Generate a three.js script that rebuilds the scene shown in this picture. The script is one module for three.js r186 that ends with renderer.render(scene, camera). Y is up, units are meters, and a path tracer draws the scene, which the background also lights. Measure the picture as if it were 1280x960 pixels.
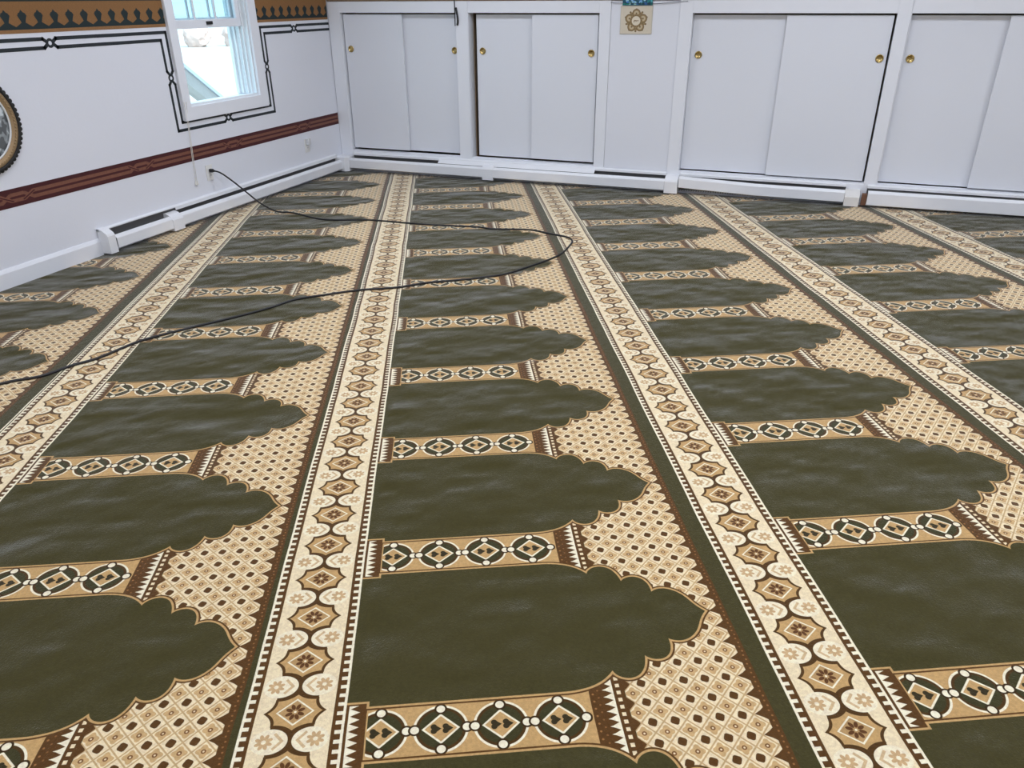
import * as THREE from 'three';
import { RoundedBoxGeometry } from 'three/addons/geometries/RoundedBoxGeometry.js';
import { mergeGeometries } from 'three/addons/utils/BufferGeometryUtils.js';
import { RectAreaLightUniformsLib } from 'three/addons/lights/RectAreaLightUniformsLib.js';
RectAreaLightUniformsLib.init();

// ---------------------------------------------------------------- camera, sky, sun, exposure
// room frame: x along the closet wall, z away from it, y up; the corner of window wall and closet wall is the origin
const scene = new THREE.Scene();
const camera = new THREE.PerspectiveCamera(53.24, 1280 / 960, 0.05, 300);
camera.position.set(4.2927, 1.4862, 6.6628);
camera.up.set(-0.14870, 0.89384, -0.42302);
camera.lookAt(4.2927 - 0.31753, 1.4862 - 0.44828, 6.6628 - 0.83560);
const renderer = new THREE.WebGLRenderer();
renderer.toneMapping = THREE.LinearToneMapping;
renderer.toneMappingExposure = 1.0;
renderer.shadowMap.enabled = true;
scene.background = new THREE.Color().setRGB(0.54, 0.82, 1.0);
scene.backgroundIntensity = 2.3;
const sun = new THREE.DirectionalLight(new THREE.Color().setRGB(1.0, 0.95, 0.88), 2.4);
sun.position.set(22, 26, 10); sun.target.position.set(-8, 0, 0);
sun.castShadow = true;
Object.assign(sun.shadow.camera, { left: -45, right: 45, top: 45, bottom: -45, near: 1, far: 140 });
scene.add(sun, sun.target);
const LAMP = new THREE.Color().setRGB(0.925, 0.975, 1.11), LAMP_POWER = 12.4;
const LAMP_SPOTS = [[1.7, 1.75], [4.4, 1.75], [7.1, 1.75], [1.7, 4.3], [4.4, 4.3], [7.1, 4.3], [1.7, 7.3], [4.4, 7.3], [7.1, 7.3]];

// ---------------------------------------------------------------- helpers
const ROOM_X = 9.2, ROOM_Z = 9.8, ROOM_H = 2.6;
function rng(seed) { let s = seed >>> 0; return () => { s = (s + 0x6D2B79F5) >>> 0; let t = s; t = Math.imul(t ^ (t >>> 15), t | 1); t ^= t + Math.imul(t ^ (t >>> 7), t | 61); return ((t ^ (t >>> 14)) >>> 0) / 4294967296; }; }
function hash2(i, j, k = 0) { let h = Math.imul(i, 374761393) + Math.imul(j, 668265263) + Math.imul(k, 974711); h = Math.imul(h ^ (h >>> 13), 1274126177); return ((h ^ (h >>> 16)) >>> 0) / 4294967296; }
function noise(x, y, k = 0) {
  const i = Math.floor(x), j = Math.floor(y), a = x - i, b = y - j, s = a * a * (3 - 2 * a), t = b * b * (3 - 2 * b);
  const l = (p, q, w) => p + (q - p) * w;
  return l(l(hash2(i, j, k), hash2(i + 1, j, k), s), l(hash2(i, j + 1, k), hash2(i + 1, j + 1, k), s), t) * 2 - 1;
}
const used = {};
function numbered(name) { const n = used[name] = (used[name] ?? -1) + 1; return n ? name + '_' + String(n).padStart(3, '0') : name; }
function shade(o) { o.traverse((m) => { if (m.isMesh) { m.castShadow = true; m.receiveShadow = true; } }); return o; }
function tag(o, label, category, group) { Object.assign(o.userData, { label, category }); if (group) o.userData.group = group; return o; }
function thing(name, label, category, [x, y, z] = [0, 0, 0], group) {
  const o = new THREE.Group(); o.name = numbered(name); o.position.set(x, y, z); scene.add(o); return tag(o, label, category, group);
}
function part(name, geo, mat, parent, label) {
  const g = Array.isArray(geo) ? (geo.length > 1 ? mergeGeometries(geo.map((q) => { const n = q.index ? q.toNonIndexed() : q; for (const k of Object.keys(n.attributes)) if (!['position', 'normal', 'uv'].includes(k)) n.deleteAttribute(k); return n; })) : geo[0]) : geo;
  const m = new THREE.Mesh(g, mat); m.name = name; m.castShadow = m.receiveShadow = true; parent.add(m);
  if (label) m.userData.label = label;
  return m;
}
function struct(name, geo, mat, label) { const m = part(numbered(name), geo, mat, scene); m.userData.kind = 'structure'; if (label) m.userData.label = label; return m; }
// box between two corners; r > 0 rounds the edges
function box(x0, x1, y0, y1, z0, z1, r = 0) {
  const w = x1 - x0, h = y1 - y0, d = z1 - z0;
  const g = r ? new RoundedBoxGeometry(w, h, d, 2, Math.min(r, w * 0.45, h * 0.45, d * 0.45)) : new THREE.BoxGeometry(w, h, d);
  return g.translate((x0 + x1) / 2, (y0 + y1) / 2, (z0 + z1) / 2);
}
// a profile of [z, y] points drawn out along x from x0 to x1
function prism(profile, x0, x1) {
  const s = new THREE.Shape(profile.map(([z, y]) => new THREE.Vector2(z, y)));
  const g = new THREE.ExtrudeGeometry(s, { depth: x1 - x0, bevelEnabled: false });
  const p = g.attributes.position;
  for (let i = 0; i < p.count; i++) p.setXYZ(i, p.getZ(i) + x0, p.getY(i), p.getX(i));
  for (let i = 0; i < p.count; i += 3) { const a = [p.getX(i), p.getY(i), p.getZ(i)]; p.setXYZ(i, p.getX(i + 1), p.getY(i + 1), p.getZ(i + 1)); p.setXYZ(i + 1, ...a); }
  g.computeVertexNormals(); return g;
}
function tube(points, r, seg = 40, radial = 8, tension = 0.5) {
  return new THREE.TubeGeometry(new THREE.CatmullRomCurve3(points.map((p) => new THREE.Vector3(...p)), false, 'centripetal', tension), seg, r, radial);
}
function canvas(w, h, draw) {
  const c = document.createElement('canvas'); c.width = w; c.height = h; const x = c.getContext('2d'); draw(x, w, h);
  const t = new THREE.CanvasTexture(c); t.colorSpace = THREE.SRGBColorSpace; t.wrapS = t.wrapT = THREE.RepeatWrapping; t.magFilter = THREE.LinearFilter; return t;
}
function grain(ctx, w, h, amount, seed, coarse = 0) {
  const d = ctx.getImageData(0, 0, w, h), r = rng(seed);
  for (let i = 0; i < w * h; i++) {
    const k = 1 + (r() - 0.5) * amount + (coarse ? coarse * noise((i % w) / 9, Math.floor(i / w) / 9, seed) : 0);
    for (let c = 0; c < 3; c++) d.data[i * 4 + c] = Math.max(0, Math.min(255, d.data[i * 4 + c] * k));
  }
  ctx.putImageData(d, 0, 0);
}
function noiseTexture(n, seed, scales) {
  const data = new Uint8Array(n * n * 4);
  for (let j = 0; j < n; j++) for (let i = 0; i < n; i++) {
    let v = 0.5; for (const [cells, amp] of scales) {
      const f = cells / n, x = i * f, y = j * f, i0 = Math.floor(x), j0 = Math.floor(y), a = x - i0, b = y - j0, q = (p, o) => hash2(p % cells, o % cells, seed + cells);
      v += amp * ((q(i0, j0) * (1 - a) + q(i0 + 1, j0) * a) * (1 - b) + (q(i0, j0 + 1) * (1 - a) + q(i0 + 1, j0 + 1) * a) * b - 0.5);
    }
    const k = (j * n + i) * 4; data[k] = data[k + 1] = data[k + 2] = Math.max(0, Math.min(255, v * 255)); data[k + 3] = 255;
  }
  const t = new THREE.DataTexture(data, n, n); t.wrapS = t.wrapT = THREE.RepeatWrapping; t.magFilter = THREE.LinearFilter; t.needsUpdate = true; return t;
}
const wallBump = noiseTexture(256, 5, [[128, 0.5], [32, 0.4], [8, 0.3]]);
const std = (rgb, roughness, extra = {}) => new THREE.MeshPhysicalMaterial({ color: new THREE.Color().setRGB(...rgb), roughness, ...extra });
const M = {
  wall: std([0.76, 0.78, 0.835], 0.75, { bumpMap: wallBump, bumpScale: 0.0006 }),
  white: std([0.80, 0.82, 0.86], 0.42),
  door: std([0.745, 0.768, 0.815], 0.45),
  panel: std([0.76, 0.78, 0.83], 0.55),
  heater: std([0.81, 0.825, 0.85], 0.38),
  interior: std([0.30, 0.21, 0.13], 0.85),
  aged: std([0.74, 0.73, 0.70], 0.5),
  dark: std([0.018, 0.017, 0.016], 0.8),
  steel: std([0.15, 0.15, 0.152], 0.55, { metalness: 0.5 }),  // darker than bare steel, so the shade inside the heater slots is partly colour
  rust: std([0.20, 0.10, 0.06], 0.85),
  brass: std([0.50, 0.37, 0.15], 0.25, { metalness: 1 }),
  brassDark: std([0.22, 0.15, 0.06], 0.4, { metalness: 0.9 }),
  ink: std([0.010, 0.016, 0.020], 0.6),
  rubber: std([0.012, 0.012, 0.013], 0.5),
  ledge: std([0.21, 0.14, 0.085], 0.6),
  vinyl: std([0.80, 0.83, 0.85], 0.4),
  glass: std([0.76, 0.84, 0.86], 0.02, { transmission: 1, thickness: 0, ior: 1.45 }),
  plastic: std([0.78, 0.78, 0.76], 0.35),
  cord: std([0.74, 0.72, 0.66], 0.7),
  ceiling: std([0.82, 0.82, 0.81], 0.85),
};

// ---------------------------------------------------------------- room shell
struct('floor', box(-0.2, ROOM_X + 0.2, -0.2, -0.014, -0.7, ROOM_Z + 0.2), std([0.35, 0.33, 0.3], 0.9), 'subfloor under the prayer carpet');
struct('ceiling', box(-0.2, ROOM_X + 0.2, ROOM_H, ROOM_H + 0.15, -0.7, ROOM_Z + 0.2), M.ceiling, 'white flat ceiling');
struct('wall_right', box(ROOM_X, ROOM_X + 0.2, -0.014, ROOM_H, -0.7, ROOM_Z + 0.2), M.wall, 'plain white side wall');
struct('wall_front', box(-0.2, ROOM_X, -0.014, ROOM_H, ROOM_Z, ROOM_Z + 0.2), M.wall, 'plain white wall facing the closets');
struct('wall_back', box(-0.2, ROOM_X, -0.014, ROOM_H, -0.7, -0.5), M.wall, 'plain white wall behind the closets');
// window wall with its opening: shape in (-z, y), thickness towards -x
const WIN = { z0: 1.14, z1: 1.953, y0: 0.812, y1: 2.02 };
const wallShape = new THREE.Shape([[0.5, -0.014], [0.5, ROOM_H], [-ROOM_Z, ROOM_H], [-ROOM_Z, -0.014]].map(([a, b]) => new THREE.Vector2(a, b)));
wallShape.holes.push(new THREE.Path([[-WIN.z0, WIN.y0], [-WIN.z1, WIN.y0], [-WIN.z1, WIN.y1], [-WIN.z0, WIN.y1]].map(([a, b]) => new THREE.Vector2(a, b))));
const wallLeft = struct('wall_left', new THREE.ExtrudeGeometry(wallShape, { depth: 0.2, bevelEnabled: false }).rotateY(Math.PI / 2).translate(-0.2, 0, 0), M.wall, 'white painted wall with a window and stencilled bands');

// ---------------------------------------------------------------- paint on the window wall
// frieze: teal spires on ochre, one spire per 0.107 m
const friezeTex = canvas(256, 512, (x, w, h) => {
  const Y = (y) => h - (y - 1.343) / (1.52 - 1.343) * h, X = (m) => w / 2 + m / 0.107 * w;
  x.fillStyle = 'rgb(134,94,50)'; x.fillRect(0, 0, w, h);
  x.fillStyle = 'rgb(142,102,60)'; x.fillRect(0, Y(1.364), w, h);
  x.fillStyle = 'rgb(12,33,35)';
  x.beginPath(); x.moveTo(X(-0.0535), Y(1.362)); x.lineTo(X(-0.0535), Y(1.376));
  x.quadraticCurveTo(X(-0.03), Y(1.388), X(-0.013), Y(1.398)); x.lineTo(X(-0.017), Y(1.408));
  x.lineTo(X(-0.030), Y(1.434)); x.lineTo(X(-0.021), Y(1.447)); x.lineTo(X(-0.012), Y(1.450)); x.lineTo(X(0), Y(1.464));
  x.lineTo(X(0.012), Y(1.450)); x.lineTo(X(0.021), Y(1.447)); x.lineTo(X(0.030), Y(1.434)); x.lineTo(X(0.017), Y(1.408)); x.lineTo(X(0.013), Y(1.398));
  x.quadraticCurveTo(X(0.03), Y(1.388), X(0.0535), Y(1.376)); x.lineTo(X(0.0535), Y(1.362)); x.fill();
  x.fillRect(0, 0, w, Y(1.506));
  grain(x, w, h, 0.10, 11, 0.05);
});
const friezeMat = new THREE.MeshPhysicalMaterial({ map: friezeTex, roughness: 0.7 });
// a flat band on the wall: sits 2 mm proud, uv u in periods along z
function wallBand(name, z0, z1, y0, y1, period, phase, mat, label) {
  const g = box(-0.001, 0.002, y0, y1, z0, z1), p = g.attributes.position, u = g.attributes.uv;
  for (let i = 0; i < p.count; i++) u.setXY(i, (phase - p.getZ(i)) / period + 0.5, (p.getY(i) - y0) / (y1 - y0));
  return part(name, g, mat, wallLeft, label);
}
wallBand('stencilled_frieze', 2.03, ROOM_Z, 1.343, 1.52, 0.1075, 2.158, friezeMat, 'ochre frieze of dark teal spires');
wallBand('stencilled_frieze', 0.002, 1.046, 1.343, 1.52, 0.1135, 0.916, friezeMat, 'ochre frieze of dark teal spires');
const bandTex = canvas(1024, 104, (x, w, h) => {
  x.fillStyle = 'rgb(66,12,17)'; x.fillRect(0, 0, w, h);
  const c = 'rgb(120,76,58)', X = (m) => w / 2 + m / 0.962 * w, a = h * 0.335, b = h * 0.665;
  x.lineWidth = h * 0.2; x.strokeStyle = c; x.lineJoin = 'round';
  for (const s of [-1, 1]) {
    x.beginPath(); x.moveTo(X(s * 0.49), a); x.lineTo(X(s * 0.105), a); x.lineTo(X(s * 0.045), b); x.stroke();
    x.beginPath(); x.moveTo(X(s * 0.49), b); x.lineTo(X(s * 0.105), b); x.lineTo(X(s * 0.045), a); x.stroke();
  }
  for (const y of [a, b]) { x.beginPath(); x.moveTo(X(-0.046), y); x.lineTo(X(0.046), y); x.stroke(); }
  x.strokeStyle = 'rgb(66,12,17)'; x.lineWidth = h * 0.07;
  for (const s of [-1, 1]) { x.beginPath(); x.moveTo(X(s * 0.118), a - h * 0.02); x.lineTo(X(s * 0.032), b + h * 0.04); x.stroke(); }
  grain(x, w, h, 0.10, 12, 0.05);
});
wallBand('painted_dado_band', 0.002, ROOM_Z, 0.434, 0.536, 0.962, 1.545, new THREE.MeshPhysicalMaterial({ map: bandTex, roughness: 0.65 }), 'maroon band with linked brown bars');
// the double black line round the window, pinched at small rings
{
  const geos = [], W = 0.020;
  const seg = (z0, y0, z1, y1) => {
    const l = Math.hypot(z1 - z0, y1 - y0), g = new THREE.BoxGeometry(0.0022, W, l + W * 0.85);
    g.rotateX(-Math.atan2(y1 - y0, z1 - z0)); g.translate(0.0002, (y0 + y1) / 2, (z0 + z1) / 2); geos.push(g);
  };
  const knots = [[2.985, 1.285], [2.07, 1.016], [1.546, 0.686], [0.978, 1.013], [0.537, 1.287], [3.95, 1.285], [4.9, 1.285], [5.9, 1.285]];
  // each straight run: axis, fixed coordinate of both lines, ends of both lines
  const run = (horizontal, c1, c2, ends1, ends2) => {
    const mid = (c1 + c2) / 2, sgn = Math.sign(ends1[1] - ends1[0]);
    const on = knots.map(([z, y]) => (horizontal ? [z, y] : [y, z])).filter(([s, c]) => Math.abs(c - mid) < 0.03 && (s - ends1[0]) * (s - ends1[1]) < 0).map(([s]) => s).sort((a, b) => (a - b) * sgn);
    for (const [c, ends] of [[c1, ends1], [c2, ends2]]) {
      const pts = [[ends[0], c]];
      for (const s of on) pts.push([s - sgn * 0.045, c], [s - sgn * 0.022, mid + (c - mid) * 0.3], null, [s + sgn * 0.022, mid + (c - mid) * 0.3], [s + sgn * 0.045, c]);
      pts.push([ends[1], c]);
      for (let i = 0; i + 1 < pts.length; i++) if (pts[i] && pts[i + 1]) { const [a, b] = [pts[i], pts[i + 1]]; horizontal ? seg(a[0], a[1], b[0], b[1]) : seg(a[1], a[0], b[1], b[0]); }
    }
    for (const s of on) { const r = new THREE.TorusGeometry(0.019, 0.0075, 6, 20).scale(1, 1, 0.2).rotateY(Math.PI / 2); r.translate(0.0004, horizontal ? mid : s, horizontal ? s : mid); geos.push(r); }
  };
  run(true, 1.309, 1.261, [ROOM_Z, 2.045], [ROOM_Z, 2.10]);
  run(false, 2.045, 2.10, [1.309, 0.713], [1.261, 0.660]);
  run(true, 0.713, 0.660, [2.045, 1.0], [2.10, 0.955]);
  run(false, 1.0, 0.955, [0.713, 1.309], [0.660, 1.262]);
  run(true, 1.309, 1.262, [1.0, 0.002], [0.955, 0.002]);
  part('painted_double_line', geos, M.ink, wallLeft, 'black double line with small rings painted round the window');
}

// ---------------------------------------------------------------- window
{
  const w = new THREE.Group(); w.name = 'window_1'; w.userData = { kind: 'structure', label: 'open white sash window with both sashes pushed up' }; scene.add(w);
  const { z0, z1, y0, y1 } = WIN, C = [1.048, 2.028, 0.718, 2.12];
  part('casing', box(0, 0.024, C[2], C[3], C[0], z0 + 0.004, 0.004), M.white, w);
  part('casing', box(0, 0.024, C[2], C[3], z1 - 0.004, C[1], 0.004), M.white, w);
  part('casing', box(0, 0.024, y1, C[3], z0, z1, 0.004), M.white, w);
  part('casing', box(0, 0.024, C[2], y0, z0, z1, 0.004), M.white, w);
  part('sill', prism([[0, 0], [0.19, -0.03], [0.19, 0.0], [0, 0.016]], 0, z1 - z0).rotateY(-Math.PI / 2).translate(0, y0, z0), M.vinyl, w);
  part('head_jamb', box(-0.19, 0, y1 - 0.012, y1, z0, z1), M.vinyl, w);
  for (const s of [0, 1]) {                                  // jamb liners with the ribs of the two tracks
    const zz = s ? z1 : z0, d = s ? -1 : 1, a = Math.min(zz, zz + d * 0.006), geos = [box(-0.19, 0, y0 + 0.01, y1 - 0.012, a, a + 0.006)];
    for (const [xa, xb, t] of [[-0.012, 0, 0.016], [-0.05, -0.044, 0.02], [-0.088, -0.080, 0.022], [-0.105, -0.099, 0.014], [-0.135, -0.126, 0.022], [-0.19, -0.165, 0.026]]) geos.push(box(xa, xb, y0 + 0.01, y1 - 0.012, Math.min(zz, zz + d * t), Math.max(zz, zz + d * t)));
    part('jamb_liner', geos, M.vinyl, w);
  }
  const sash = (x0, x1, ya, yb, rail) => {
    const g = new THREE.Group(); g.name = 'sash'; w.add(g);
    const a = z0 + 0.02, b = z1 - 0.02, st = 0.045, n = 3, inner = (b - a - 2 * st), mw = 0.016;
    part('rail', box(x0, x1, ya, ya + rail, a, b, 0.003), M.white, g); part('rail', box(x0, x1, yb - 0.05, yb, a, b, 0.003), M.white, g);
    part('stile', box(x0, x1, ya + rail, yb - 0.05, a, a + st, 0.003), M.white, g); part('stile', box(x0, x1, ya + rail, yb - 0.05, b - st, b, 0.003), M.white, g);
    for (let k = 1; k < n; k++) part('muntin', box(x0 + 0.006, x1 - 0.006, ya + rail, yb - 0.05, a + st + inner * k / n - mw / 2, a + st + inner * k / n + mw / 2), M.white, g);
    for (let k = 0; k < n; k++) part('pane', new THREE.PlaneGeometry(inner / n - 0.004, yb - ya - rail - 0.05).rotateY(Math.PI / 2).translate((x0 + x1) / 2, (ya + rail + yb - 0.05) / 2, a + st + inner * (k + 0.5) / n), M.glass, g);
    return g;
  };
  const lower = sash(-0.078, -0.05, 1.322, 1.985, 0.058);
  part('sash_lock', [box(-0.05, -0.036, 1.344, 1.366, 1.50, 1.56, 0.003)], M.dark, lower, 'small dark sash lift');
  sash(-0.126, -0.104, 1.345, 2.0, 0.045);
  shade(w);
}
struct('baseboard_left', prism([[0, 0], [0.016, 0], [0.016, 0.088], [0.010, 0.100], [0.006, 0.108], [0, 0.110]], 0, ROOM_Z - 3.0).rotateY(Math.PI / 2).translate(0, 0, ROOM_Z), M.white, 'white moulded baseboard beyond the heater cap');

// ---------------------------------------------------------------- the prayer carpet
const S = 0.62, RATIO = 2.0704, PITCH = S * RATIO, TH = 25.4 * Math.PI / 180;       // niche width, row pitch / niche width, row pitch, turn in the room
const OX = 4.212, OZ = 5.005, CO = Math.cos(TH), SI = Math.sin(TH);
const toRoom = (U, v) => [S * (U * CO - v * SI) + OX, S * (-U * SI - v * CO) + OZ];   // U, v in niche widths
const toCarpet = (x, z) => { const a = (x - OX) / S, b = (z - OZ) / S; return [a * CO - b * SI, -a * SI - b * CO]; };
const U0 = -0.93;                                                                    // left edge of the texture, in row pitches from the niche tip
const CW = 2048, CH = 1024;
const cusp = [[-0.467, 0.290], [-0.320, 0.224], [-0.199, 0.142], [0.004, 0]];
const carpetTex = canvas(CW, CH, (x) => {
  const GREEN = 'rgb(72,67,38)', TAN = 'rgb(200,162,107)', CREAM = 'rgb(242,222,182)', PALE = 'rgb(250,238,208)', BROWN = 'rgb(94,64,32)', LINE = 'rgb(200,168,120)', MID = 'rgb(208,172,120)';
  x.fillStyle = GREEN; x.fillRect(0, 0, CW, CH);
  const poly = (pts, fill) => { x.fillStyle = fill; x.beginPath(); pts.forEach(([a, b], i) => (i ? x.lineTo(a, b) : x.moveTo(a, b))); x.closePath(); x.fill(); };
  const rect = (a, b, c, d, fill) => { x.fillStyle = fill; x.fillRect(a, b, c - a, d - b); };
  const disc = (a, b, r, fill) => { x.fillStyle = fill; x.beginPath(); x.arc(a, b, r, 0, 7); x.fill(); };
  const sx = CW / RATIO, sy = CH;                            // pixels per niche width
  for (const off of [-1, 0, 1]) {
    x.setTransform(sx, 0, 0, sy, -U0 * RATIO * sx, (off + 0.5) * sy);
    // spandrel lattice behind the niches, around the pillar at v = 0.5
    const R = 0.0276 * RATIO, pu = 0.0411 * RATIO, pv = 1 / 11;
    rect(-0.44, 0, R + 0.014, 1, CREAM);
    x.save(); x.beginPath(); x.rect(-0.44, 0, R + 0.44 + 0.01, 1); x.clip();
    x.strokeStyle = LINE; x.lineWidth = 0.006;
    const cu = 0.0068 * RATIO;
    for (let i = -16; i <= 16; i++) { const b = 0.5 + i * pv; x.beginPath(); x.moveTo(cu + pu * 0.5 - 8 * pu, b - 8 * pv); x.lineTo(cu + pu * 0.5 + pu, b + pv); x.stroke(); x.beginPath(); x.moveTo(cu + pu * 0.5 - 8 * pu, b + 8 * pv); x.lineTo(cu + pu * 0.5 + pu, b - pv); x.stroke(); }
    for (let i = 0; i < 7; i++) for (let j = -6; j <= 6; j++) {
      const a = cu - i * pu, b = 0.5 + j * pv, r = 0.0255;
      x.fillStyle = MID; x.beginPath();
      for (let k = 0; k < 24; k++) { const t = k / 24 * Math.PI * 2, q = r * (1 + 0.20 * Math.cos(4 * t)) * 0.98; const px = a + Math.cos(t) * q, py = b + Math.sin(t) * q; k ? x.lineTo(px, py) : x.moveTo(px, py); }
      x.fill();
      disc(a, b, 0.0095, 'rgb(128,88,52)'); disc(a, b, 0.004, CREAM);
      const c = a - pu / 2, d = b + pv / 2, e = 0.0185;
      x.fillStyle = BROWN; x.beginPath();
      for (let k = 0; k < 16; k++) { const t = k / 16 * Math.PI * 2 + 0.2, q = e * (1 + 0.10 * Math.cos(4 * (t - 0.35))); const px = c + Math.cos(t) * q * 0.95, py = d + Math.sin(t) * q; k ? x.lineTo(px, py) : x.moveTo(px, py); }
      x.fill();
    }
    x.restore();
    // brown band with its zigzag edge and dots
    poly([[R + 0.037, -0.001], ...Array.from({ length: 12 }, (_, j) => [[R - 0.038, 0.5 + (j - 6) * pv + pv / 2], [R - 0.012, 0.5 + (j - 6) * pv + pv * 0.66], [R + 0.004, 0.5 + (j - 5) * pv - pv * 0.2], [R + 0.004, 0.5 + (j - 5) * pv + pv * 0.2], [R - 0.012, 0.5 + (j - 5) * pv + pv * 0.34]]).flat().filter(([, b]) => b > -0.02 && b < 1.02), [R + 0.037, 1.001]], BROWN);
    for (let j = 0; j < 44; j++) disc(R + 0.021 + 0.004 * (j % 2), (j + 0.5) / 44, 0.0042, 'rgb(150,104,62)');
    // pillar
    rect(-1.43, 0.3763, -0.55, 0.6237, TAN);
    for (let k = 0; k < 4; k++) {
      const a = (-0.6634 + k * 0.1077) * RATIO, b = 0.5;
      disc(a, b, 0.103, PALE); disc(a, b, 0.0935, 'rgb(80,56,26)'); disc(a, b, 0.082, 'rgb(66,63,37)');
      poly([[a - 0.071, b], [a, b - 0.066], [a + 0.071, b], [a, b + 0.066]], PALE); poly([[a - 0.060, b], [a, b - 0.055], [a + 0.060, b], [a, b + 0.055]], TAN);
      for (const s of [-0.020, 0.024]) {                     // two hearts on their sides
        const h = a + s; disc(h - 0.006, b - 0.0095, 0.0115, 'rgb(60,52,32)'); disc(h - 0.006, b + 0.0095, 0.0115, 'rgb(60,52,32)');
        poly([[h - 0.006, b - 0.021], [h + 0.022, b], [h - 0.006, b + 0.021]], 'rgb(60,52,32)');
      }
      const pearls = [[a, b - 0.087], [a, b + 0.087], [a + 0.0965, b]]; if (k) pearls.push([a - 0.0965, b]);
      for (const [c, d] of pearls) { disc(c, d, 0.024, 'rgb(62,44,22)'); disc(c, d, 0.0165, PALE); }
    }
    // pillar foot with saw teeth
    rect(-1.512, 0.352, -1.422, 0.648, TAN); rect(-1.512, 0.360, -1.430, 0.640, BROWN); rect(-1.496, 0.368, -1.436, 0.632, PALE);
    for (let j = 0; j < 8; j++) { const b = 0.366 + (j + 0.5) * 0.268 / 8, q = 0.0172; poly([[-1.428, b - q], [-1.452, b - q], [-1.466, b - 0.011], [-1.490, b], [-1.466, b + 0.011], [-1.452, b + q], [-1.428, b + q]], BROWN); }
    // capital: spears on white, then a brown strip with pale blocks and teeth into the lattice
    rect(-0.580, 0.2, -0.487, 0.8, BROWN); rect(-0.528, 0.2, -0.485, 0.8, PALE);
    for (let j = -9; j <= 9; j++) {
      const b = 0.5 + j * 0.0335; poly([[-0.53, b - 0.017], [-0.515, b - 0.0125], [-0.491, b], [-0.515, b + 0.0125], [-0.53, b + 0.017]], BROWN);
      disc(-0.566, b, 0.0045, 'rgb(160,112,66)'); disc(-0.546, b + 0.016, 0.004, 'rgb(140,96,56)');
      rect(-0.485, b - 0.017, -0.442, b + 0.018, BROWN); rect(-0.473, b - 0.0085, -0.457, b + 0.0085, CREAM);
    }
    for (let j = -4; j <= 4; j++) { const b = 0.5 + (j + 0.5) * pv; poly([[-0.443, b - 0.032], [-0.443, b + 0.032], [-0.420, b + 0.008], [-0.414, b], [-0.420, b - 0.008]], BROWN); }
  }
  // niches
  for (const off of [-1, 0, 1]) {
    x.setTransform(sx, 0, 0, sy, -U0 * RATIO * sx, (off + 0.5) * sy);
    const path = () => {
      x.beginPath(); x.moveTo(-1.506, -0.352); x.lineTo(-1.422, -0.352); x.lineTo(-1.422, -0.3763); x.lineTo(-0.66, -0.3763);
      x.bezierCurveTo(-0.57, -0.372, -0.51, -0.345, -0.467, -0.290);
      x.bezierCurveTo(-0.452, -0.345, -0.338, -0.372, -0.320, -0.224);
      x.bezierCurveTo(-0.285, -0.268, -0.192, -0.262, -0.199, -0.142);
      x.bezierCurveTo(-0.150, -0.180, -0.080, -0.150, -0.044, -0.070); x.quadraticCurveTo(-0.025, -0.03, 0.004, 0);
      x.quadraticCurveTo(-0.025, 0.03, -0.044, 0.070); x.bezierCurveTo(-0.080, 0.150, -0.150, 0.180, -0.199, 0.142);
      x.bezierCurveTo(-0.192, 0.262, -0.285, 0.268, -0.320, 0.224);
      x.bezierCurveTo(-0.338, 0.372, -0.452, 0.345, -0.467, 0.290);
      x.bezierCurveTo(-0.51, 0.345, -0.57, 0.372, -0.66, 0.3763);
      x.lineTo(-1.422, 0.3763); x.lineTo(-1.422, 0.352); x.lineTo(-1.506, 0.352); x.closePath();
    };
    x.lineJoin = 'miter'; x.miterLimit = 3;
    x.save(); x.beginPath(); x.rect(-1.506, -0.5, 2, 1); x.clip();
    path(); x.strokeStyle = BROWN; x.lineWidth = 0.034; x.stroke(); x.strokeStyle = TAN; x.lineWidth = 0.019; x.stroke(); x.fillStyle = GREEN; x.fill();
    x.restore();
  }
  // border of stars between two combs
  for (const off of [-1, 0, 1]) {
    x.setTransform(sx, 0, 0, sy, -U0 * RATIO * sx, (off + 0.5) * sy);
    const c = -0.8205 * RATIO, half = 0.0925 * RATIO;
    rect(c - half, -0.5, c + half, 0.5, BROWN); rect(c - half + 0.046, -0.5, c + half - 0.046, 0.5, CREAM);
    for (const s of [-1, 1]) {
      const e = c + s * half; rect(Math.min(e, e - s * 0.0105), -0.5, Math.max(e, e - s * 0.0105), 0.5, PALE);
      for (let j = 0; j < 24; j++) rect(Math.min(e, e - s * 0.033), -0.5 + (j + 0.5) / 24 - 0.0085, Math.max(e, e - s * 0.033), -0.5 + (j + 0.5) / 24 + 0.0085, PALE);
    }
    for (let j = -2; j < 2; j++) {
      const b = j * 0.25 + 0.125, D = 'rgb(86,60,30)';
      const star = (k, fill) => {
        x.fillStyle = fill; x.beginPath();
        const P = [[0.118, 0], [0.082, 0.063], [0, 0.094], [-0.082, 0.063], [-0.118, 0], [-0.082, -0.063], [0, -0.094], [0.082, -0.063]];
        P.forEach(([a, d], i) => { const [e, f] = P[(i + 1) % 8], m = 0.80; if (!i) x.moveTo(c + a * k, b + d * k); x.quadraticCurveTo(c + (a + e) / 2 * m * k, b + (d + f) / 2 * m * k, c + e * k, b + f * k); });
        x.fill();
      };
      rect(c - 0.008, b - 0.126, c + 0.008, b + 0.126, D);
      for (const e of [-1, 1]) poly([[c - 0.05, b + e * 0.075], [c + 0.05, b + e * 0.075], [c, b + e * 0.125]], D);
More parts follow.
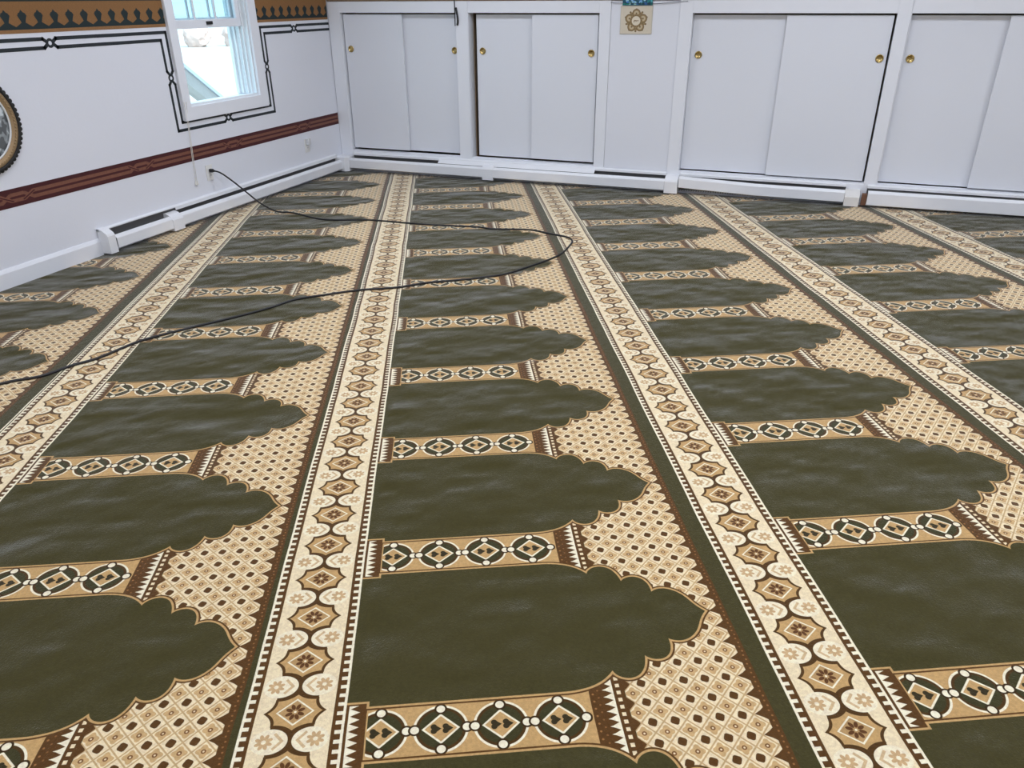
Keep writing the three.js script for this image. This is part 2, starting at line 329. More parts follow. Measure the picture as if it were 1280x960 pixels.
      for (const s of [-1, 1]) for (const e of [-1, 1]) { x.save(); x.beginPath(); x.rect(Math.min(c, c + s * 0.080), Math.min(b, b + e * 0.125), 0.080, 0.125); x.clip(); x.fillStyle = D; x.beginPath(); x.ellipse(c + s * 0.074, b + e * 0.125, 0.076, 0.064, 0, 0, 7); x.fill(); x.restore(); }
      star(1, D); star(0.87, TAN);
      poly([[c - 0.072, b], [c, b - 0.062], [c + 0.072, b], [c, b + 0.062]], PALE); poly([[c - 0.063, b], [c, b - 0.053], [c + 0.063, b], [c, b + 0.053]], 'rgb(186,150,100)');
      for (let k = 0; k < 8; k++) { const t = (k + 0.5) * Math.PI / 4; x.fillStyle = 'rgb(98,64,36)'; x.beginPath(); x.ellipse(c + Math.cos(t) * 0.024, b + Math.sin(t) * 0.024, 0.0135, 0.0075, t, 0, 7); x.fill(); }
      disc(c, b, 0.005, PALE);
    }
    for (let j = -2; j <= 2; j++) for (const s of [-1, 1]) {
      const b = j * 0.25, o = c + s * 0.074;
      x.fillStyle = 'rgb(248,233,200)'; x.beginPath(); x.ellipse(o, b, 0.067, 0.054, 0, 0, 7); x.fill();
      x.strokeStyle = 'rgb(214,184,140)'; x.lineWidth = 0.011; x.beginPath(); x.moveTo(c + s * 0.058, b - 0.034); x.lineTo(c + s * 0.028, b); x.lineTo(c + s * 0.058, b + 0.034); x.stroke();
      for (let k = 0; k < 8; k++) { const t = (k + 0.5) * Math.PI / 4; x.fillStyle = 'rgb(206,172,126)'; x.beginPath(); x.ellipse(c + s * 0.093 + Math.cos(t) * 0.021, b + Math.sin(t) * 0.021, 0.013, 0.0075, t, 0, 7); x.fill(); }
    }
  }
  x.setTransform(1, 0, 0, 1, 0, 0);
  grain(x, CW, CH, 0.16, 21, 0.05);
});
carpetTex.anisotropy = 8;
const pileBump = noiseTexture(512, 9, [[256, 0.6], [96, 0.5], [24, 0.4]]); pileBump.repeat.set(4, 2);
const carpetMat = new THREE.MeshPhysicalMaterial({ map: carpetTex, color: new THREE.Color().setRGB(0.89, 0.89, 0.89), roughness: 0.85, specularIntensity: 0.12, bumpMap: pileBump, bumpScale: 0.0012, sheen: 1.0, sheenRoughness: 0.66, sheenColor: new THREE.Color().setRGB(0.96, 0.99, 1.0) });
const LAY = 0.28;
// rows: tip position in row pitches, shift along the row in niche widths
const ROWS = [
  [-3, -2.97, 0.0, 'green prayer carpet strip lying beyond the window wall corner, out past the cable'],
  [-2, -1.978, 0.042, 'green patterned prayer carpet strip cut off by the baseboard under the round wall plaque'],
  [-1, -0.970, -0.018, 'green patterned prayer carpet strip meeting the long heater below the window outlet'],
  [0, 0, 0, 'green patterned prayer carpet strip crossed twice by the cable, ending below the narrow closets'],
  [1, 0.998, -0.023, 'green patterned prayer carpet strip whose starred border holds the bend of the black cable'],
  [2, 1.992, -0.071, 'green patterned prayer carpet strip ending at the broken heater joint under the wide closets'],
  [3, 2.99, -0.05, 'green patterned prayer carpet strip beginning past the broken heater joint'],
  [4, 3.99, 0.02, 'green prayer carpet strip along the plain side wall'],
  [5, 4.99, 0.0, 'green prayer carpet strip cut to a triangle in the room corner'],
];
function nicheMask(u, v) {                                  // 1 inside the green field, falling to 0 at its edge
  const w = v - Math.round(v), U = u * RATIO; if (U < -1.5 || U > 0) return 0;
  const half = U < -0.46 ? 0.372 : 0.372 * Math.pow(Math.max(0, -U / 0.46), 0.75);
  const e = Math.min(half - Math.abs(w), U + 1.5); return Math.max(0, Math.min(1, e / 0.035));
}
ROWS.forEach(([k, tip, shift, label], index) => {
  const left = tip - 0.9165, right = (index + 1 < ROWS.length ? ROWS[index + 1][1] : tip + 1) - 0.9165;
  const step = 0.045, positions = [], leans = [], uvs = [], indices = [], lookup = new Map();
  const vertex = (U, v, x, z) => {
    const key = Math.round(x * 20000) + '_' + Math.round(z * 20000); if (lookup.has(key)) return lookup.get(key);
    const id = positions.length / 3; lookup.set(key, id);
    const lu = U / RATIO - tip, lv = v - shift, wob = 0.0022 * noise(v * 1.7, k * 3.1, 31) + 0.0012 * noise(v * 4.3, k * 5.7, 32);
    positions.push(x, 0, z); uvs.push(lu + wob - U0, 0.5 - lv);
    const m = nicheMask(lu, lv), e = 0.02;                   // the plain pile leans this way and that where it was brushed
    const lay = (a, b) => 0.060 * noise(a * 3.4, b * 6.0, 41 + k) + 0.034 * noise(a * 7.5, b * 13, 42 + k) + 0.012 * noise(a * 14, b * 38, 43);
    const gu = (lay(U + e, v) - lay(U - e, v)) / (2 * e) * LAY * m, gv = (lay(U, v + e) - lay(U, v - e)) / (2 * e) * LAY * m;
    leans.push(-(gu * CO - gv * SI), 1, -(-gu * SI - gv * CO)); return id;
  };
  // bounds of the strip inside the room
  const corners = [[0, 0], [ROOM_X, 0], [0, ROOM_Z], [ROOM_X, ROOM_Z]].map(([a, b]) => toCarpet(a, b));
  const v0 = Math.min(...corners.map((c) => c[1])), v1 = Math.max(...corners.map((c) => c[1]));
  const nu = Math.ceil((right - left) * RATIO / step), nv = Math.ceil((v1 - v0) / step);
  const inside = [(p) => p[2], (p) => ROOM_X - p[2], (p) => p[3], (p) => ROOM_Z - p[3]];
  for (let i = 0; i < nu; i++) for (let j = 0; j < nv; j++) {
    const a = (left + (right - left) * i / nu) * RATIO, b = (left + (right - left) * (i + 1) / nu) * RATIO, c = v0 + j * step, d = c + step;
    let q = [[a, c], [b, c], [b, d], [a, d]].map(([U, v]) => [U, v, ...toRoom(U, v)]);
    for (const f of inside) {
      const out = []; q.forEach((p, n) => { const o = q[(n + 1) % q.length], s = f(p), t = f(o); if (s >= 0) out.push(p); if ((s > 0 && t < 0) || (s < 0 && t > 0)) { const w = s / (s - t); out.push(p.map((e, m) => e + (o[m] - e) * w)); } }); q = out; if (!q.length) break;
    }
    if (q.length < 3) continue;
    const ids = q.map((p) => vertex(...p)); for (let n = 1; n + 1 < ids.length; n++) if (ids[0] !== ids[n] && ids[n] !== ids[n + 1] && ids[0] !== ids[n + 1]) indices.push(ids[0], ids[n], ids[n + 1]);
  }
  if (!indices.length) return;
  // cut edges get the carpet's thickness
  const edges = new Map(); for (let i = 0; i < indices.length; i += 3) for (let e = 0; e < 3; e++) { const a = indices[i + e], b = indices[i + (e + 1) % 3], r = b + '_' + a; edges.has(r) ? edges.delete(r) : edges.set(a + '_' + b, [a, b]); }
  for (const [a, b] of edges.values()) {
    const ids = [a, b].map((n) => { const id = positions.length / 3; positions.push(positions[n * 3], -0.013, positions[n * 3 + 2]); uvs.push(uvs[n * 2], uvs[n * 2 + 1]); return id; });
    indices.push(a, ids[0], b, b, ids[0], ids[1]);
  }
  const g = new THREE.BufferGeometry(); g.setAttribute('position', new THREE.Float32BufferAttribute(positions, 3)); g.setAttribute('uv', new THREE.Float32BufferAttribute(uvs, 2)); g.setIndex(indices); g.computeVertexNormals();
  const top = g.attributes.normal; for (let i = 0; i < top.count; i++) if (g.attributes.position.getY(i) > -0.001) { const q = Math.hypot(leans[i * 3], 1, leans[i * 3 + 2]); top.setXYZ(i, leans[i * 3] / q, 1 / q, leans[i * 3 + 2] / q); }
  tag(part(numbered('carpet_strip'), g, carpetMat, scene), label, 'carpet', 'prayer carpet strips');
});

// ---------------------------------------------------------------- closets
const TILT = -0.0055, sag = (x) => TILT * (x - 2.6);        // the closet wall drops a little towards the side wall
const BOT = 0.188, TOP = 1.383, HEAD = 1.474, LOW = 0.118, DEEP = -0.49;
function pull(parent, x, y, z) {
  const dish = new THREE.LatheGeometry([[0.0001, -0.006], [0.010, -0.0058], [0.017, -0.004], [0.020, 0.0005], [0.0235, 0.0028], [0.027, 0.0022], [0.0285, 0]].map(([a, b]) => new THREE.Vector2(a, b)), 28).rotateX(Math.PI / 2);
  const p = part('finger_pull', dish.translate(x, y, z + 0.006), M.brass, parent, 'round brass finger pull');
  return p;
}
// x0..x1: face frame; o0..o1: opening; doors: [from, to, front?, pull at]
function closet(label, x0, x1, o0, o1, doors, opts = {}) {
  const t = thing('sliding_door_closet', label, 'closet', [x0, sag(x0), 0]); t.rotation.z = TILT;
  const B = (a, b, c, d, e, f, r) => box(a - x0, b - x0, c, d, e, f, r), m = M.white;
  part('stile', B(x0, o0, LOW, HEAD, -0.022, 0, 0.002), m, t);
  if (!opts.sharesRight) part('stile', B(o1, x1, LOW, HEAD, -0.022, 0, 0.002), m, t);
  part('header', B(o0, o1, TOP, HEAD, -0.022, opts.proudHeader ? 0.006 : 0, 0.002), m, t);
  part('bottom_rail', B(o0, o1, LOW, BOT - 0.018, -0.022, 0, 0.002), m, t);
  part('track', [B(o0, o1, BOT - 0.020, BOT - 0.012, -0.11, -0.004), B(o0, o1, BOT - 0.014, BOT - 0.006, -0.062, -0.058), B(o0, o1, BOT - 0.014, BOT - 0.006, -0.024, -0.006)], m, t);
  part('side_panel', B(x0, x0 + 0.012, LOW, HEAD, DEEP, -0.111), M.interior, t); part('side_panel', B(x1 - 0.012, x1, LOW, HEAD, DEEP, -0.111), M.interior, t);
  part('jamb', B(o0 - 0.014, o0, BOT - 0.012, TOP, -0.11, -0.022), m, t); part('jamb', B(o1, o1 + 0.012, BOT - 0.012, TOP, -0.11, -0.022), m, t);
  part('top_panel', B(x0 + 0.012, x1 - 0.012, HEAD - 0.02, HEAD, DEEP, -0.022), M.interior, t); part('bottom_panel', B(x0 + 0.012, x1 - 0.012, LOW, LOW + 0.02, DEEP, -0.022), M.interior, t); part('back_panel', B(x0 + 0.012, x1 - 0.012, LOW + 0.02, HEAD - 0.02, DEEP, DEEP + 0.01), M.interior, t);
  part('top_track', B(o0, o1, TOP + 0.002, TOP + 0.03, -0.11, -0.03), M.aged, t);
  for (const [a, b, front, px, gap = 0.006] of doors) {
    const z1 = front ? -0.030 : -0.066, d = part('sliding_door', B(a, b, BOT + gap, TOP - 0.012, z1 - 0.02, z1, 0.002), M.door, t);
    pull(d, px - x0, 1.083, z1);
  }
  return t;
}
closet('white closet in the wall corner beside the window wall', 0.002, 1.383, 0.126, 1.272, [[0.138, 0.735, true, 0.195, 0.014], [0.69, 1.272, false, 1.225, 0.012]]);
closet('white closet with a dark open gap beside its door, next to the white tile panel', 1.384, 2.636, 1.390, 2.543, [[1.437, 2.01, false, 1.493, 0.008], [1.958, 2.530, true, 2.480, 0.014]]);
closet('wide white closet standing between tile panel and broken heater joint', 3.186, 4.824, 3.286, 4.735, [[3.288, 4.06, false, 3.350, 0.004], [3.985, 4.721, true, 4.674, 0.004]]);
closet('wide white closet past the broken heater joint, above the last heater', 4.825, 6.372, 4.830, 6.272, [[4.83, 5.53, false, 4.882, 0.003], [5.458, 6.268, true, 6.205, 0.003]]);
{ const p = struct('wall_panel', [box(0, 0.548, LOW, 1.474, -0.03, -0.010, 0.001), box(0, 0.548, 1.450, 1.458, -0.02, -0.006)], M.panel, 'plain white panel between the closets'); p.position.set(2.637, sag(2.637), 0); p.rotation.z = TILT; }
struct('wall_kick', [box(0.002, ROOM_X, -0.012, LOW + 0.02, -0.03, -0.0005)], M.panel, 'white kick board behind the heaters');
struct('wall_knee', box(6.385, ROOM_X, LOW, 1.44, -0.03, -0.001), M.panel, 'plain white knee wall beyond the closets');
{ const l = struct('trim_1', box(0, ROOM_X, HEAD + 0.001, HEAD + 0.022, DEEP, 0.004, 0.002), M.ledge, 'brown wooden ledge along the top of the closets'); l.position.set(0.002, sag(0), 0); l.rotation.z = TILT; l.scale.x = 0.995; }

// small things on the closet wall
{
  const tile = canvas(256, 208, (x, w, h) => {
    x.fillStyle = 'rgb(214,204,184)'; x.fillRect(0, 0, w, h);
    const cx = w / 2, cy = h * 0.53, C = ['rgb(118,98,66)', 'rgb(150,126,86)', 'rgb(196,180,148)'];
    const d = (a, b, r, f) => { x.fillStyle = f; x.beginPath(); x.arc(a, b, r, 0, 7); x.fill(); };
    for (let k = 0; k < 10; k++) { const t = -Math.PI / 2 + k * Math.PI / 5, r = k % 2 ? 84 : 92; d(cx + Math.cos(t) * r, cy + Math.sin(t) * r * 0.95, 8, C[0]); d(cx + Math.cos(t) * (r - 14), cy + Math.sin(t) * (r - 14) * 0.95, 11, C[1]); }
    for (let k = 0; k < 5; k++) {
      const t = -Math.PI / 2 + k * Math.PI * 2 / 5, a = cx + Math.cos(t) * 60, b = cy + Math.sin(t) * 57;
      d(a, b, 35, C[0]); d(a, b, 29, C[1]); d(a, b, 20, C[2]); d(a, b, 7, C[0]);
    }
    d(cx, cy, 52, C[1]); for (let k = 0; k < 15; k++) { const t = k * Math.PI * 2 / 15; d(cx + Math.cos(t) * 44, cy + Math.sin(t) * 43, 6, C[0]); }
    d(cx, cy, 36, 'rgb(222,212,190)'); x.strokeStyle = C[0]; x.lineWidth = 4;
    for (let k = 0; k < 4; k++) { x.beginPath(); x.moveTo(cx - 20 + k * 11, cy + 12 - k * 3); x.quadraticCurveTo(cx - 14 + k * 10, cy - 18 + k * 6, cx - 6 + k * 9, cy + 4 - k * 3); x.stroke(); }
    grain(x, w, h, 0.08, 31);
  });
  const t = thing('rosette_tile', 'square beige tile with a brown five-lobed rosette on the white panel', 'tile', [2.851, 1.231 + sag(2.85), -0.0095]);
  part('tile_body', box(-0.129, 0.129, 0, 0.205, 0, 0.007, 0.002), std([0.60, 0.55, 0.46], 0.35), t);
  part('tile_print', new THREE.PlaneGeometry(0.246, 0.195).translate(0, 0.1025, 0.0074), new THREE.MeshPhysicalMaterial({ map: tile, roughness: 0.3 }), t);
  const blue = canvas(128, 128, (x, w, h) => {
    x.fillStyle = 'rgb(20,84,104)'; x.fillRect(0, 0, w, h); const r = rng(77), c = ['rgb(22,128,118)', 'rgb(96,180,176)', 'rgb(62,120,196)', 'rgb(120,170,214)', 'rgb(150,196,200)', 'rgb(16,70,92)'];
    for (let k = 0; k < 260; k++) { x.fillStyle = c[Math.floor(r() * 6)]; x.beginPath(); x.ellipse(r() * w, r() * h, 2 + r() * 6, 2 + r() * 5, r() * 3, 0, 7); x.fill(); }
  });
  const b = thing('mosaic_plaque', 'small blue and teal mosaic plaque above the beige rosette tile', 'plaque', [2.857, 1.4375 + sag(2.85), -0.0035]);
  part('plaque_body', box(-0.12, 0.12, 0.001, 0.20, 0, 0.010, 0.002), std([0.05, 0.16, 0.2], 0.4), b);
  part('plaque_print', new THREE.PlaneGeometry(0.236, 0.192).translate(0, 0.1, 0.0104), new THREE.MeshPhysicalMaterial({ map: blue, roughness: 0.3 }), b);
  tag(part('thin_wire', tube([[2.64, 1.458 + sag(2.64), 0.003], [2.80, 1.4535 + sag(2.8), 0.014], [2.98, 1.449 + sag(3), 0.010], [3.1, 1.457 + sag(3.1), 0.005], [3.25, 1.465 + sag(3.2), 0.004]], 0.0016, 30, 6), M.ink, scene), 'thin dark wire drooping along the top of the white panel', 'wire');
  const s = thing('door_strap', 'short black strap hanging from the header joint between two closets', 'strap', [1.292, 1.282 + sag(1.29), 0.0]);
  part('strap', tube([[0.004, 0.006, 0.006], [0.012, 0.03, 0.012], [0.013, 0.07, 0.016], [0.004, 0.115, 0.012], [-0.004, 0.14, 0.004]], 0.009, 24, 8), M.rubber, s);
  part('joint_slit', tube([[-0.016, 0.21, 0.003], [-0.016, 0.1, 0.005], [-0.017, 0.0, 0.004]], 0.0045, 12, 6), M.rubber, s);  // black tube standing in for the dark slit at the header joint
}

// ---------------------------------------------------------------- baseboard heaters
// local frame of a run: x along the wall, z out of it
function heaterRun(t, L, d, spans, h = 0.118, hood = [0, L, 0.145]) {
  part('hood', prism([[0.0225, 0.162], [0.0275, 0.1615], [0.0285, hood[2]], [0.0255, hood[2]]], hood[0], hood[1]), M.heater, t);
  // spans: [x0, x1, 'open' | 'shut', drop] ; drop lowers the front panel by that much at both ends [a, b]
  part('back_plate', prism([[0, 0.03], [0.002, 0.03], [0.002, 0.158], [0.024, 0.156], [0.026, 0.162], [0, 0.170]], 0, L), M.heater, t);
  part('lining', prism([[0.0025, 0.03], [0.005, 0.03], [0.005, 0.152], [0.022, 0.151], [0.022, 0.1545], [0.0025, 0.1555]], 0.001, L - 0.001), M.steel, t, 'sheet steel lining darkened to imitate shade in the slot');
  part('heating_element', [box(0.006, L - 0.006, 0.055, 0.066, d * 0.35, d * 0.5), ...Array.from({ length: Math.floor(L / 0.02) }, (_, i) => box(0.008 + i * 0.02, 0.010 + i * 0.02, 0.032, 0.092, d * 0.18, d * 0.72))], M.steel, t, 'finned steel heating pipe');
  for (const [a, b, kind, drop = [0, 0]] of spans) {
    const prof = [[d - 0.030, h], [d - 0.006, h - 0.010], [d, h - 0.018], [d, 0.036], [d - 0.010, 0.030], [d - 0.012, 0.034], [d - 0.003, 0.039], [d - 0.003, h - 0.020], [d - 0.009, h - 0.014], [d - 0.031, h - 0.004]];
    const g = prism(prof, a, b), p = g.attributes.position;
    for (let i = 0; i < p.count; i++) { const w = (p.getX(i) - a) / (b - a); p.setY(i, p.getY(i) - drop[0] * (1 - w) - drop[1] * w); }
    g.computeVertexNormals(); part('front_panel', g, M.heater, t);
    if (kind === 'open') part('damper', prism([[0.032, h - 0.022], [0.044, h - 0.006], [0.042, h - 0.003], [0.030, h - 0.019]], a, b), M.steel, t, 'grey open damper vane');
    else part('damper', prism([[0.018, 0.160], [d - 0.034, h + 0.002], [d - 0.030, h + 0.004], [0.020, 0.165]], a, b), M.heater, t, 'closed white damper');
  }
}
function cover(name, t, x0, x1, d, h, mat = M.heater) {
  const prof = [[0, 0.012], [d + 0.005, 0.012], [d + 0.005, h - 0.045], [d - 0.004, h - 0.030], [d - 0.035, h - 0.008], [0.02, h], [0, h]];
  return part(name, prism(prof, x0, x1), mat, t);
}
{
  const t = thing('baseboard_heater', 'long white baseboard heater with open dark slot along the window wall', 'heater', [0.001, 0, 3.0], 'baseboard heaters'); t.rotation.y = Math.PI / 2;
  cover('end_cap', t, 0, 0.062, 0.08, 0.172);
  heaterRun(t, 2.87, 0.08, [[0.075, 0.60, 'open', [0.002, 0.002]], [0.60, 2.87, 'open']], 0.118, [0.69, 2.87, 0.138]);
  cover('splice_cover', t, 0.585, 0.69, 0.08, 0.135);
  const c = thing('heater_corner', 'white inside corner piece joining the two heaters', 'heater corner', [0, 0, 0]);
  const s = new THREE.Shape([[0.002, 0.002], [0.135, 0.002], [0.135, 0.104], [0.104, 0.135], [0.002, 0.135]].map(([a, b]) => new THREE.Vector2(a, -b)));
  part('corner_body', new THREE.ExtrudeGeometry(s, { depth: 0.13, bevelEnabled: true, bevelSize: 0.003, bevelThickness: 0.003, bevelSegments: 1 }).rotateX(-Math.PI / 2).translate(0, 0.012, 0), M.heater, c);
}
{
  const mk = (label, x, L, spans, h) => { const t = thing('baseboard_heater', label, 'heater', [x, sag(x) * 0.5, 0.0005], 'baseboard heaters'); t.rotation.z = TILT * 0.5; heaterRun(t, L, 0.098, spans, h); return t; };
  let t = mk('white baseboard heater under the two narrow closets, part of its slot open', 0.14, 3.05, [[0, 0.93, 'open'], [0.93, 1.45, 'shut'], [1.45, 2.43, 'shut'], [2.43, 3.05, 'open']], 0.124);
  cover('splice_cover', t, 1.39, 1.495, 0.098, 0.152); cover('splice_cover', t, 3.052, 3.162, 0.098, 0.152);
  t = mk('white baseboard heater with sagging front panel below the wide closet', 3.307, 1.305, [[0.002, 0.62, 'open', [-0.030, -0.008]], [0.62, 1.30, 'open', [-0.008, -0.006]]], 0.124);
  cover('splice_cover', t, 1.302, 1.41, 0.098, 0.128, M.aged).userData.label = 'yellowed loose splice cover';
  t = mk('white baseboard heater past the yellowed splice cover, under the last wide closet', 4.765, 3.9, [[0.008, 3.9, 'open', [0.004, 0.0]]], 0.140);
  part('end_edge', box(-0.030, 0.006, 0.02, 0.105, 0.02, 0.07), M.rust, t, 'rusty broken heater end');
}

// ---------------------------------------------------------------- things on the window wall
{
  const R = 0.28, t = thing('round_wall_plaque', 'round wall plaque with beaded black rim and gold ring', 'wall plaque', [0.0, 0.902, 3.606]); t.rotation.y = Math.PI / 2;
  const ring = (pts) => new THREE.LatheGeometry(pts.map(([a, b]) => new THREE.Vector2(a, b)), 72).rotateX(Math.PI / 2);
  part('rim', ring([[0.255, 0.001], [0.268, 0.001], [0.272, 0.016], [0.262, 0.030], [0.250, 0.028], [0.246, 0.010]]), M.dark, t);
  for (let k = 0; k < 64; k++) { const a = k / 64 * Math.PI * 2; part('bead', new THREE.SphereGeometry(0.0135, 10, 8).translate(Math.cos(a) * 0.266, Math.sin(a) * 0.266, 0.0155), M.dark, t); }
  const gold = std([0.34, 0.23, 0.12], 0.45, { metalness: 0.35 });
  part('gold_ring', ring([[0.212, 0.004], [0.252, 0.004], [0.252, 0.022], [0.240, 0.028], [0.226, 0.022], [0.212, 0.016]]), gold, t, 'dull gold inner ring');
  for (let k = 0; k < 80; k++) { const a = k / 80 * Math.PI * 2; part('gold_stud', new THREE.SphereGeometry(0.0055, 6, 5).translate(Math.cos(a) * 0.233, Math.sin(a) * 0.233, 0.026), std([0.42, 0.29, 0.15], 0.4, { metalness: 0.4 }), t); }
  part('silver_ring', ring([[0.203, 0.004], [0.213, 0.004], [0.213, 0.018], [0.208, 0.020], [0.203, 0.016]]), std([0.7, 0.71, 0.70], 0.3), t, 'thin silver ring');
  const face = canvas(256, 256, (x, w, h) => {  // grey and white blotches paint the glass reflection into the face colour
    x.fillStyle = 'rgb(150,158,160)'; x.fillRect(0, 0, w, h); const d = x.getImageData(0, 0, w, h);
    for (let j = 0; j < h; j++) for (let i = 0; i < w; i++) { const n = noise(i / 26 + 2 * noise(i / 40, j / 40, 2), j / 26, 3) * 0.6 + noise(i / 9, j / 9, 4) * 0.3, k = (j * w + i) * 4, v = n > 0.12 ? 205 + n * 40 : n > -0.15 ? 150 + n * 120 : 92; d.data[k] = v * 0.96; d.data[k + 1] = v; d.data[k + 2] = v * 1.01; }
    x.putImageData(d, 0, 0);
  });
  part('face', new THREE.CircleGeometry(0.206, 48).translate(0, 0, 0.008), new THREE.MeshPhysicalMaterial({ map: face, roughness: 0.25, clearcoat: 0.6, clearcoatRoughness: 0.05 }), t, 'face with grey and white glass reflection painted in');
}
function outlet(label, y, z) {
  const t = thing('wall_outlet', label, 'outlet', [0.0005, y, z]); t.rotation.y = Math.PI / 2;
  part('cover_plate', box(-0.036, 0.036, -0.058, 0.058, 0, 0.006, 0.003), M.plastic, t);
  for (const s of [-1, 1]) {
    const r = part('receptacle', new THREE.CylinderGeometry(0.017, 0.017, 0.004, 20).rotateX(Math.PI / 2).translate(0, s * 0.02, 0.007), M.plastic, t);
    part('slot', [box(-0.008, -0.006, s * 0.02 - 0.004, s * 0.02 + 0.006, 0.0086, 0.0094), box(0.006, 0.008, s * 0.02 - 0.004, s * 0.02 + 0.006, 0.0086, 0.0094)], M.dark, r);
  }
  return t;
}
outlet('white wall outlet with the black cable plugged in, below the window', 0.322, 1.868);
outlet('white wall outlet with small plug-in device near the closet corner', 0.318, 0.565);
{
  const t = thing('plug_in_device', 'small white plug-in device in the outlet near the corner', 'plug-in', [0.0105, 0.338, 0.565]); t.rotation.y = Math.PI / 2;
  part('housing', box(-0.022, 0.022, -0.012, 0.045, 0, 0.03, 0.006), std([0.66, 0.67, 0.68], 0.3), t); part('prongs', [box(-0.008, -0.006, -0.004, 0.004, -0.008, 0), box(0.006, 0.008, -0.004, 0.004, -0.008, 0)], M.brass, t);
}
{
  const t = thing('blind_cord', 'thin white pull cord with tassels hanging below the window casing', 'cord', [0.0, 0.25, 2.02]);
  part('strand', tube([[0.028, 0.60, -0.018], [0.018, 0.46, -0.016], [0.010, 0.25, -0.006], [0.010, 0.04, 0.004]], 0.0022, 20, 6), M.cord, t);
  part('strand', tube([[0.028, 0.60, 0.004], [0.022, 0.46, 0.0], [0.016, 0.25, 0.012], [0.010, 0.04, 0.020]], 0.0022, 20, 6), M.cord, t);
  for (const z of [0.004, 0.020]) part('tassel', new THREE.LatheGeometry([[0.002, 0.03], [0.005, 0.024], [0.008, 0.004], [0.0078, 0], [0.0001, -0.001]].map(([a, b]) => new THREE.Vector2(a, b)), 14).translate(0.010, 0.012, z), M.cord, t);
}
{
  const t = thing('power_cable', 'long black power cable plugged in below the window and looping over the carpet', 'cable', [0, 0, 0]);
  const air = [[0.034, 0.338, 1.868], [0.075, 0.325, 1.845], [0.13, 0.265, 1.80], [0.20, 0.17, 1.74], [0.30, 0.07, 1.70], [0.42, 0.012, 1.68]];
  const flat = [[0.561, 1.663], [0.914, 1.762], [1.249, 1.669], [1.587, 1.654], [1.767, 1.643], [2.13, 1.592], [2.229, 1.605], [2.508, 1.544], [2.644, 1.589], [2.819, 1.649], [2.866, 1.716], [2.882, 1.821], [2.876, 2.072], [2.77, 2.354], [2.681, 2.536], [2.569, 2.643], [2.473, 2.716], [2.303, 2.83], [2.189, 2.951], [1.992, 3.072], [1.848, 3.206], [1.737, 3.32], [1.681, 3.475], [1.603, 3.627], [1.474, 3.842], [1.386, 3.998], [1.35, 4.088], [1.317, 4.303], [1.271, 4.397], [1.235, 4.526], [1.147, 4.62], [1.06, 4.80], [0.96, 5.1], [0.9, 5.5]].map(([x, z]) => [x, 0.0062, z]);
  part('cable', tube([...air, ...flat], 0.0062, 420, 8), M.rubber, t);
  const p = part('plug', [new RoundedBoxGeometry(0.030, 0.026, 0.026, 2, 0.005).translate(0.024, 0.338, 1.868), new THREE.CylinderGeometry(0.006, 0.010, 0.022, 12).rotateZ(-Math.PI / 2).translate(0.046, 0.336, 1.864)], M.rubber, t, 'black moulded plug');
}

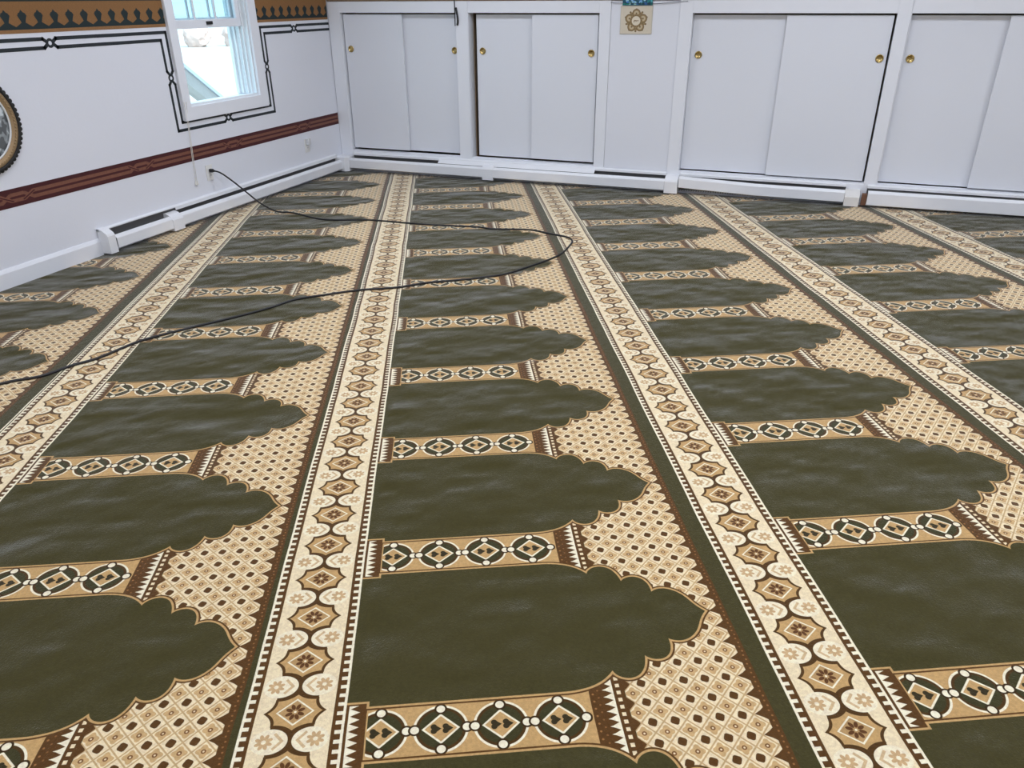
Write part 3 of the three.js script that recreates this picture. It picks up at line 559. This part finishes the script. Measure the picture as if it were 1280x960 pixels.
// ---------------------------------------------------------------- ceiling lamps (above the frame)
for (const [x, z] of LAMP_SPOTS) {
  const t = thing('ceiling_panel_light', 'flat ceiling panel light hanging over the ' + (x < 3 ? 'window side' : x < 6 ? 'middle' : 'plain wall side') + (z < 3 ? ' by the closets' : z < 6 ? ' of the open carpet' : ' near the plain end wall'), 'ceiling light', [x, ROOM_H, z], 'ceiling panel lights');
  part('frame', [box(-0.62, 0.62, -0.03, -0.001, -0.32, -0.30), box(-0.62, 0.62, -0.03, -0.001, 0.30, 0.32), box(-0.62, -0.60, -0.03, -0.001, -0.30, 0.30), box(0.60, 0.62, -0.03, -0.001, -0.30, 0.30)], M.white, t);
  part('diffuser', box(-0.60, 0.60, -0.022, -0.006, -0.30, 0.30), new THREE.MeshStandardMaterial({ color: 0xffffff, roughness: 0.6, emissive: LAMP, emissiveIntensity: 1.2 }), t);
  const l = new THREE.RectAreaLight(LAMP, LAMP_POWER, 1.18, 0.58); l.name = 'lamp_light'; l.position.set(0, -0.026, 0); l.rotation.x = -Math.PI / 2; t.add(l);
}

// ---------------------------------------------------------------- outside the window
struct('ground', new THREE.PlaneGeometry(160, 160).rotateX(-Math.PI / 2).translate(-40, -0.45, -30), std([0.64, 0.62, 0.58], 0.9), 'bright pale yard outside the window');
{
  const t = thing('porch_roof', 'grey gabled porch roof with white rake seen through the open window', 'roof', [-1.5, -0.45, 0.9]);
  const grey = std([0.60, 0.54, 0.50], 0.95, { bumpMap: wallBump, bumpScale: 0.004 });
  for (const s of [-1, 1]) {
    part('roof_slope', prism([[0, 1.70], [0, 1.83], [s * 2.1, 0.30], [s * 2.1, 0.17]], -0.16, 0), grey, t);
    part('rake_board', prism([[0, 1.835], [0, 1.87], [s * 2.13, 0.315], [s * 2.13, 0.28]], -0.18, 0.02), M.white, t);
    part('post', box(-0.13, -0.03, 0, 0.42, s * 1.9 - 0.05, s * 1.9 + 0.05), M.white, t);
  }
}
{
  const r = rng(5), leaf = std([0.66, 0.52, 0.47], 0.95);
  for (let k = 0; k < 6; k++) {
    const g = new THREE.IcosahedronGeometry(1, 3), p = g.attributes.position;
    for (let i = 0; i < p.count; i++) { const x = p.getX(i), y = p.getY(i), z = p.getZ(i), q = 1 + 0.22 * noise(x * 3 + k * 9, y * 3 + z * 2, 7) + 0.12 * noise(x * 8, z * 8 + y * 5, 8); p.setXYZ(i, x * q, Math.max(-0.75, y * q), z * q); }
    g.computeVertexNormals();
    const w = 0.55 + r() * 0.12, t = tag(part(numbered('bare_shrub'), g, leaf, scene), 'pale reddish shrub in the yard beyond the window', 'shrub', 'shrubs in the yard');
    const o = (k - 2.5) * 1.75 + 0.2 * r(); t.scale.set(w, 0.38 + 0.25 * r(), w); t.position.set(-24.4 + o * 0.765, -0.45 + 0.74 * t.scale.y, -27.4 - o * 0.645);
  }
}
shade(scene);
renderer.render(scene, camera);
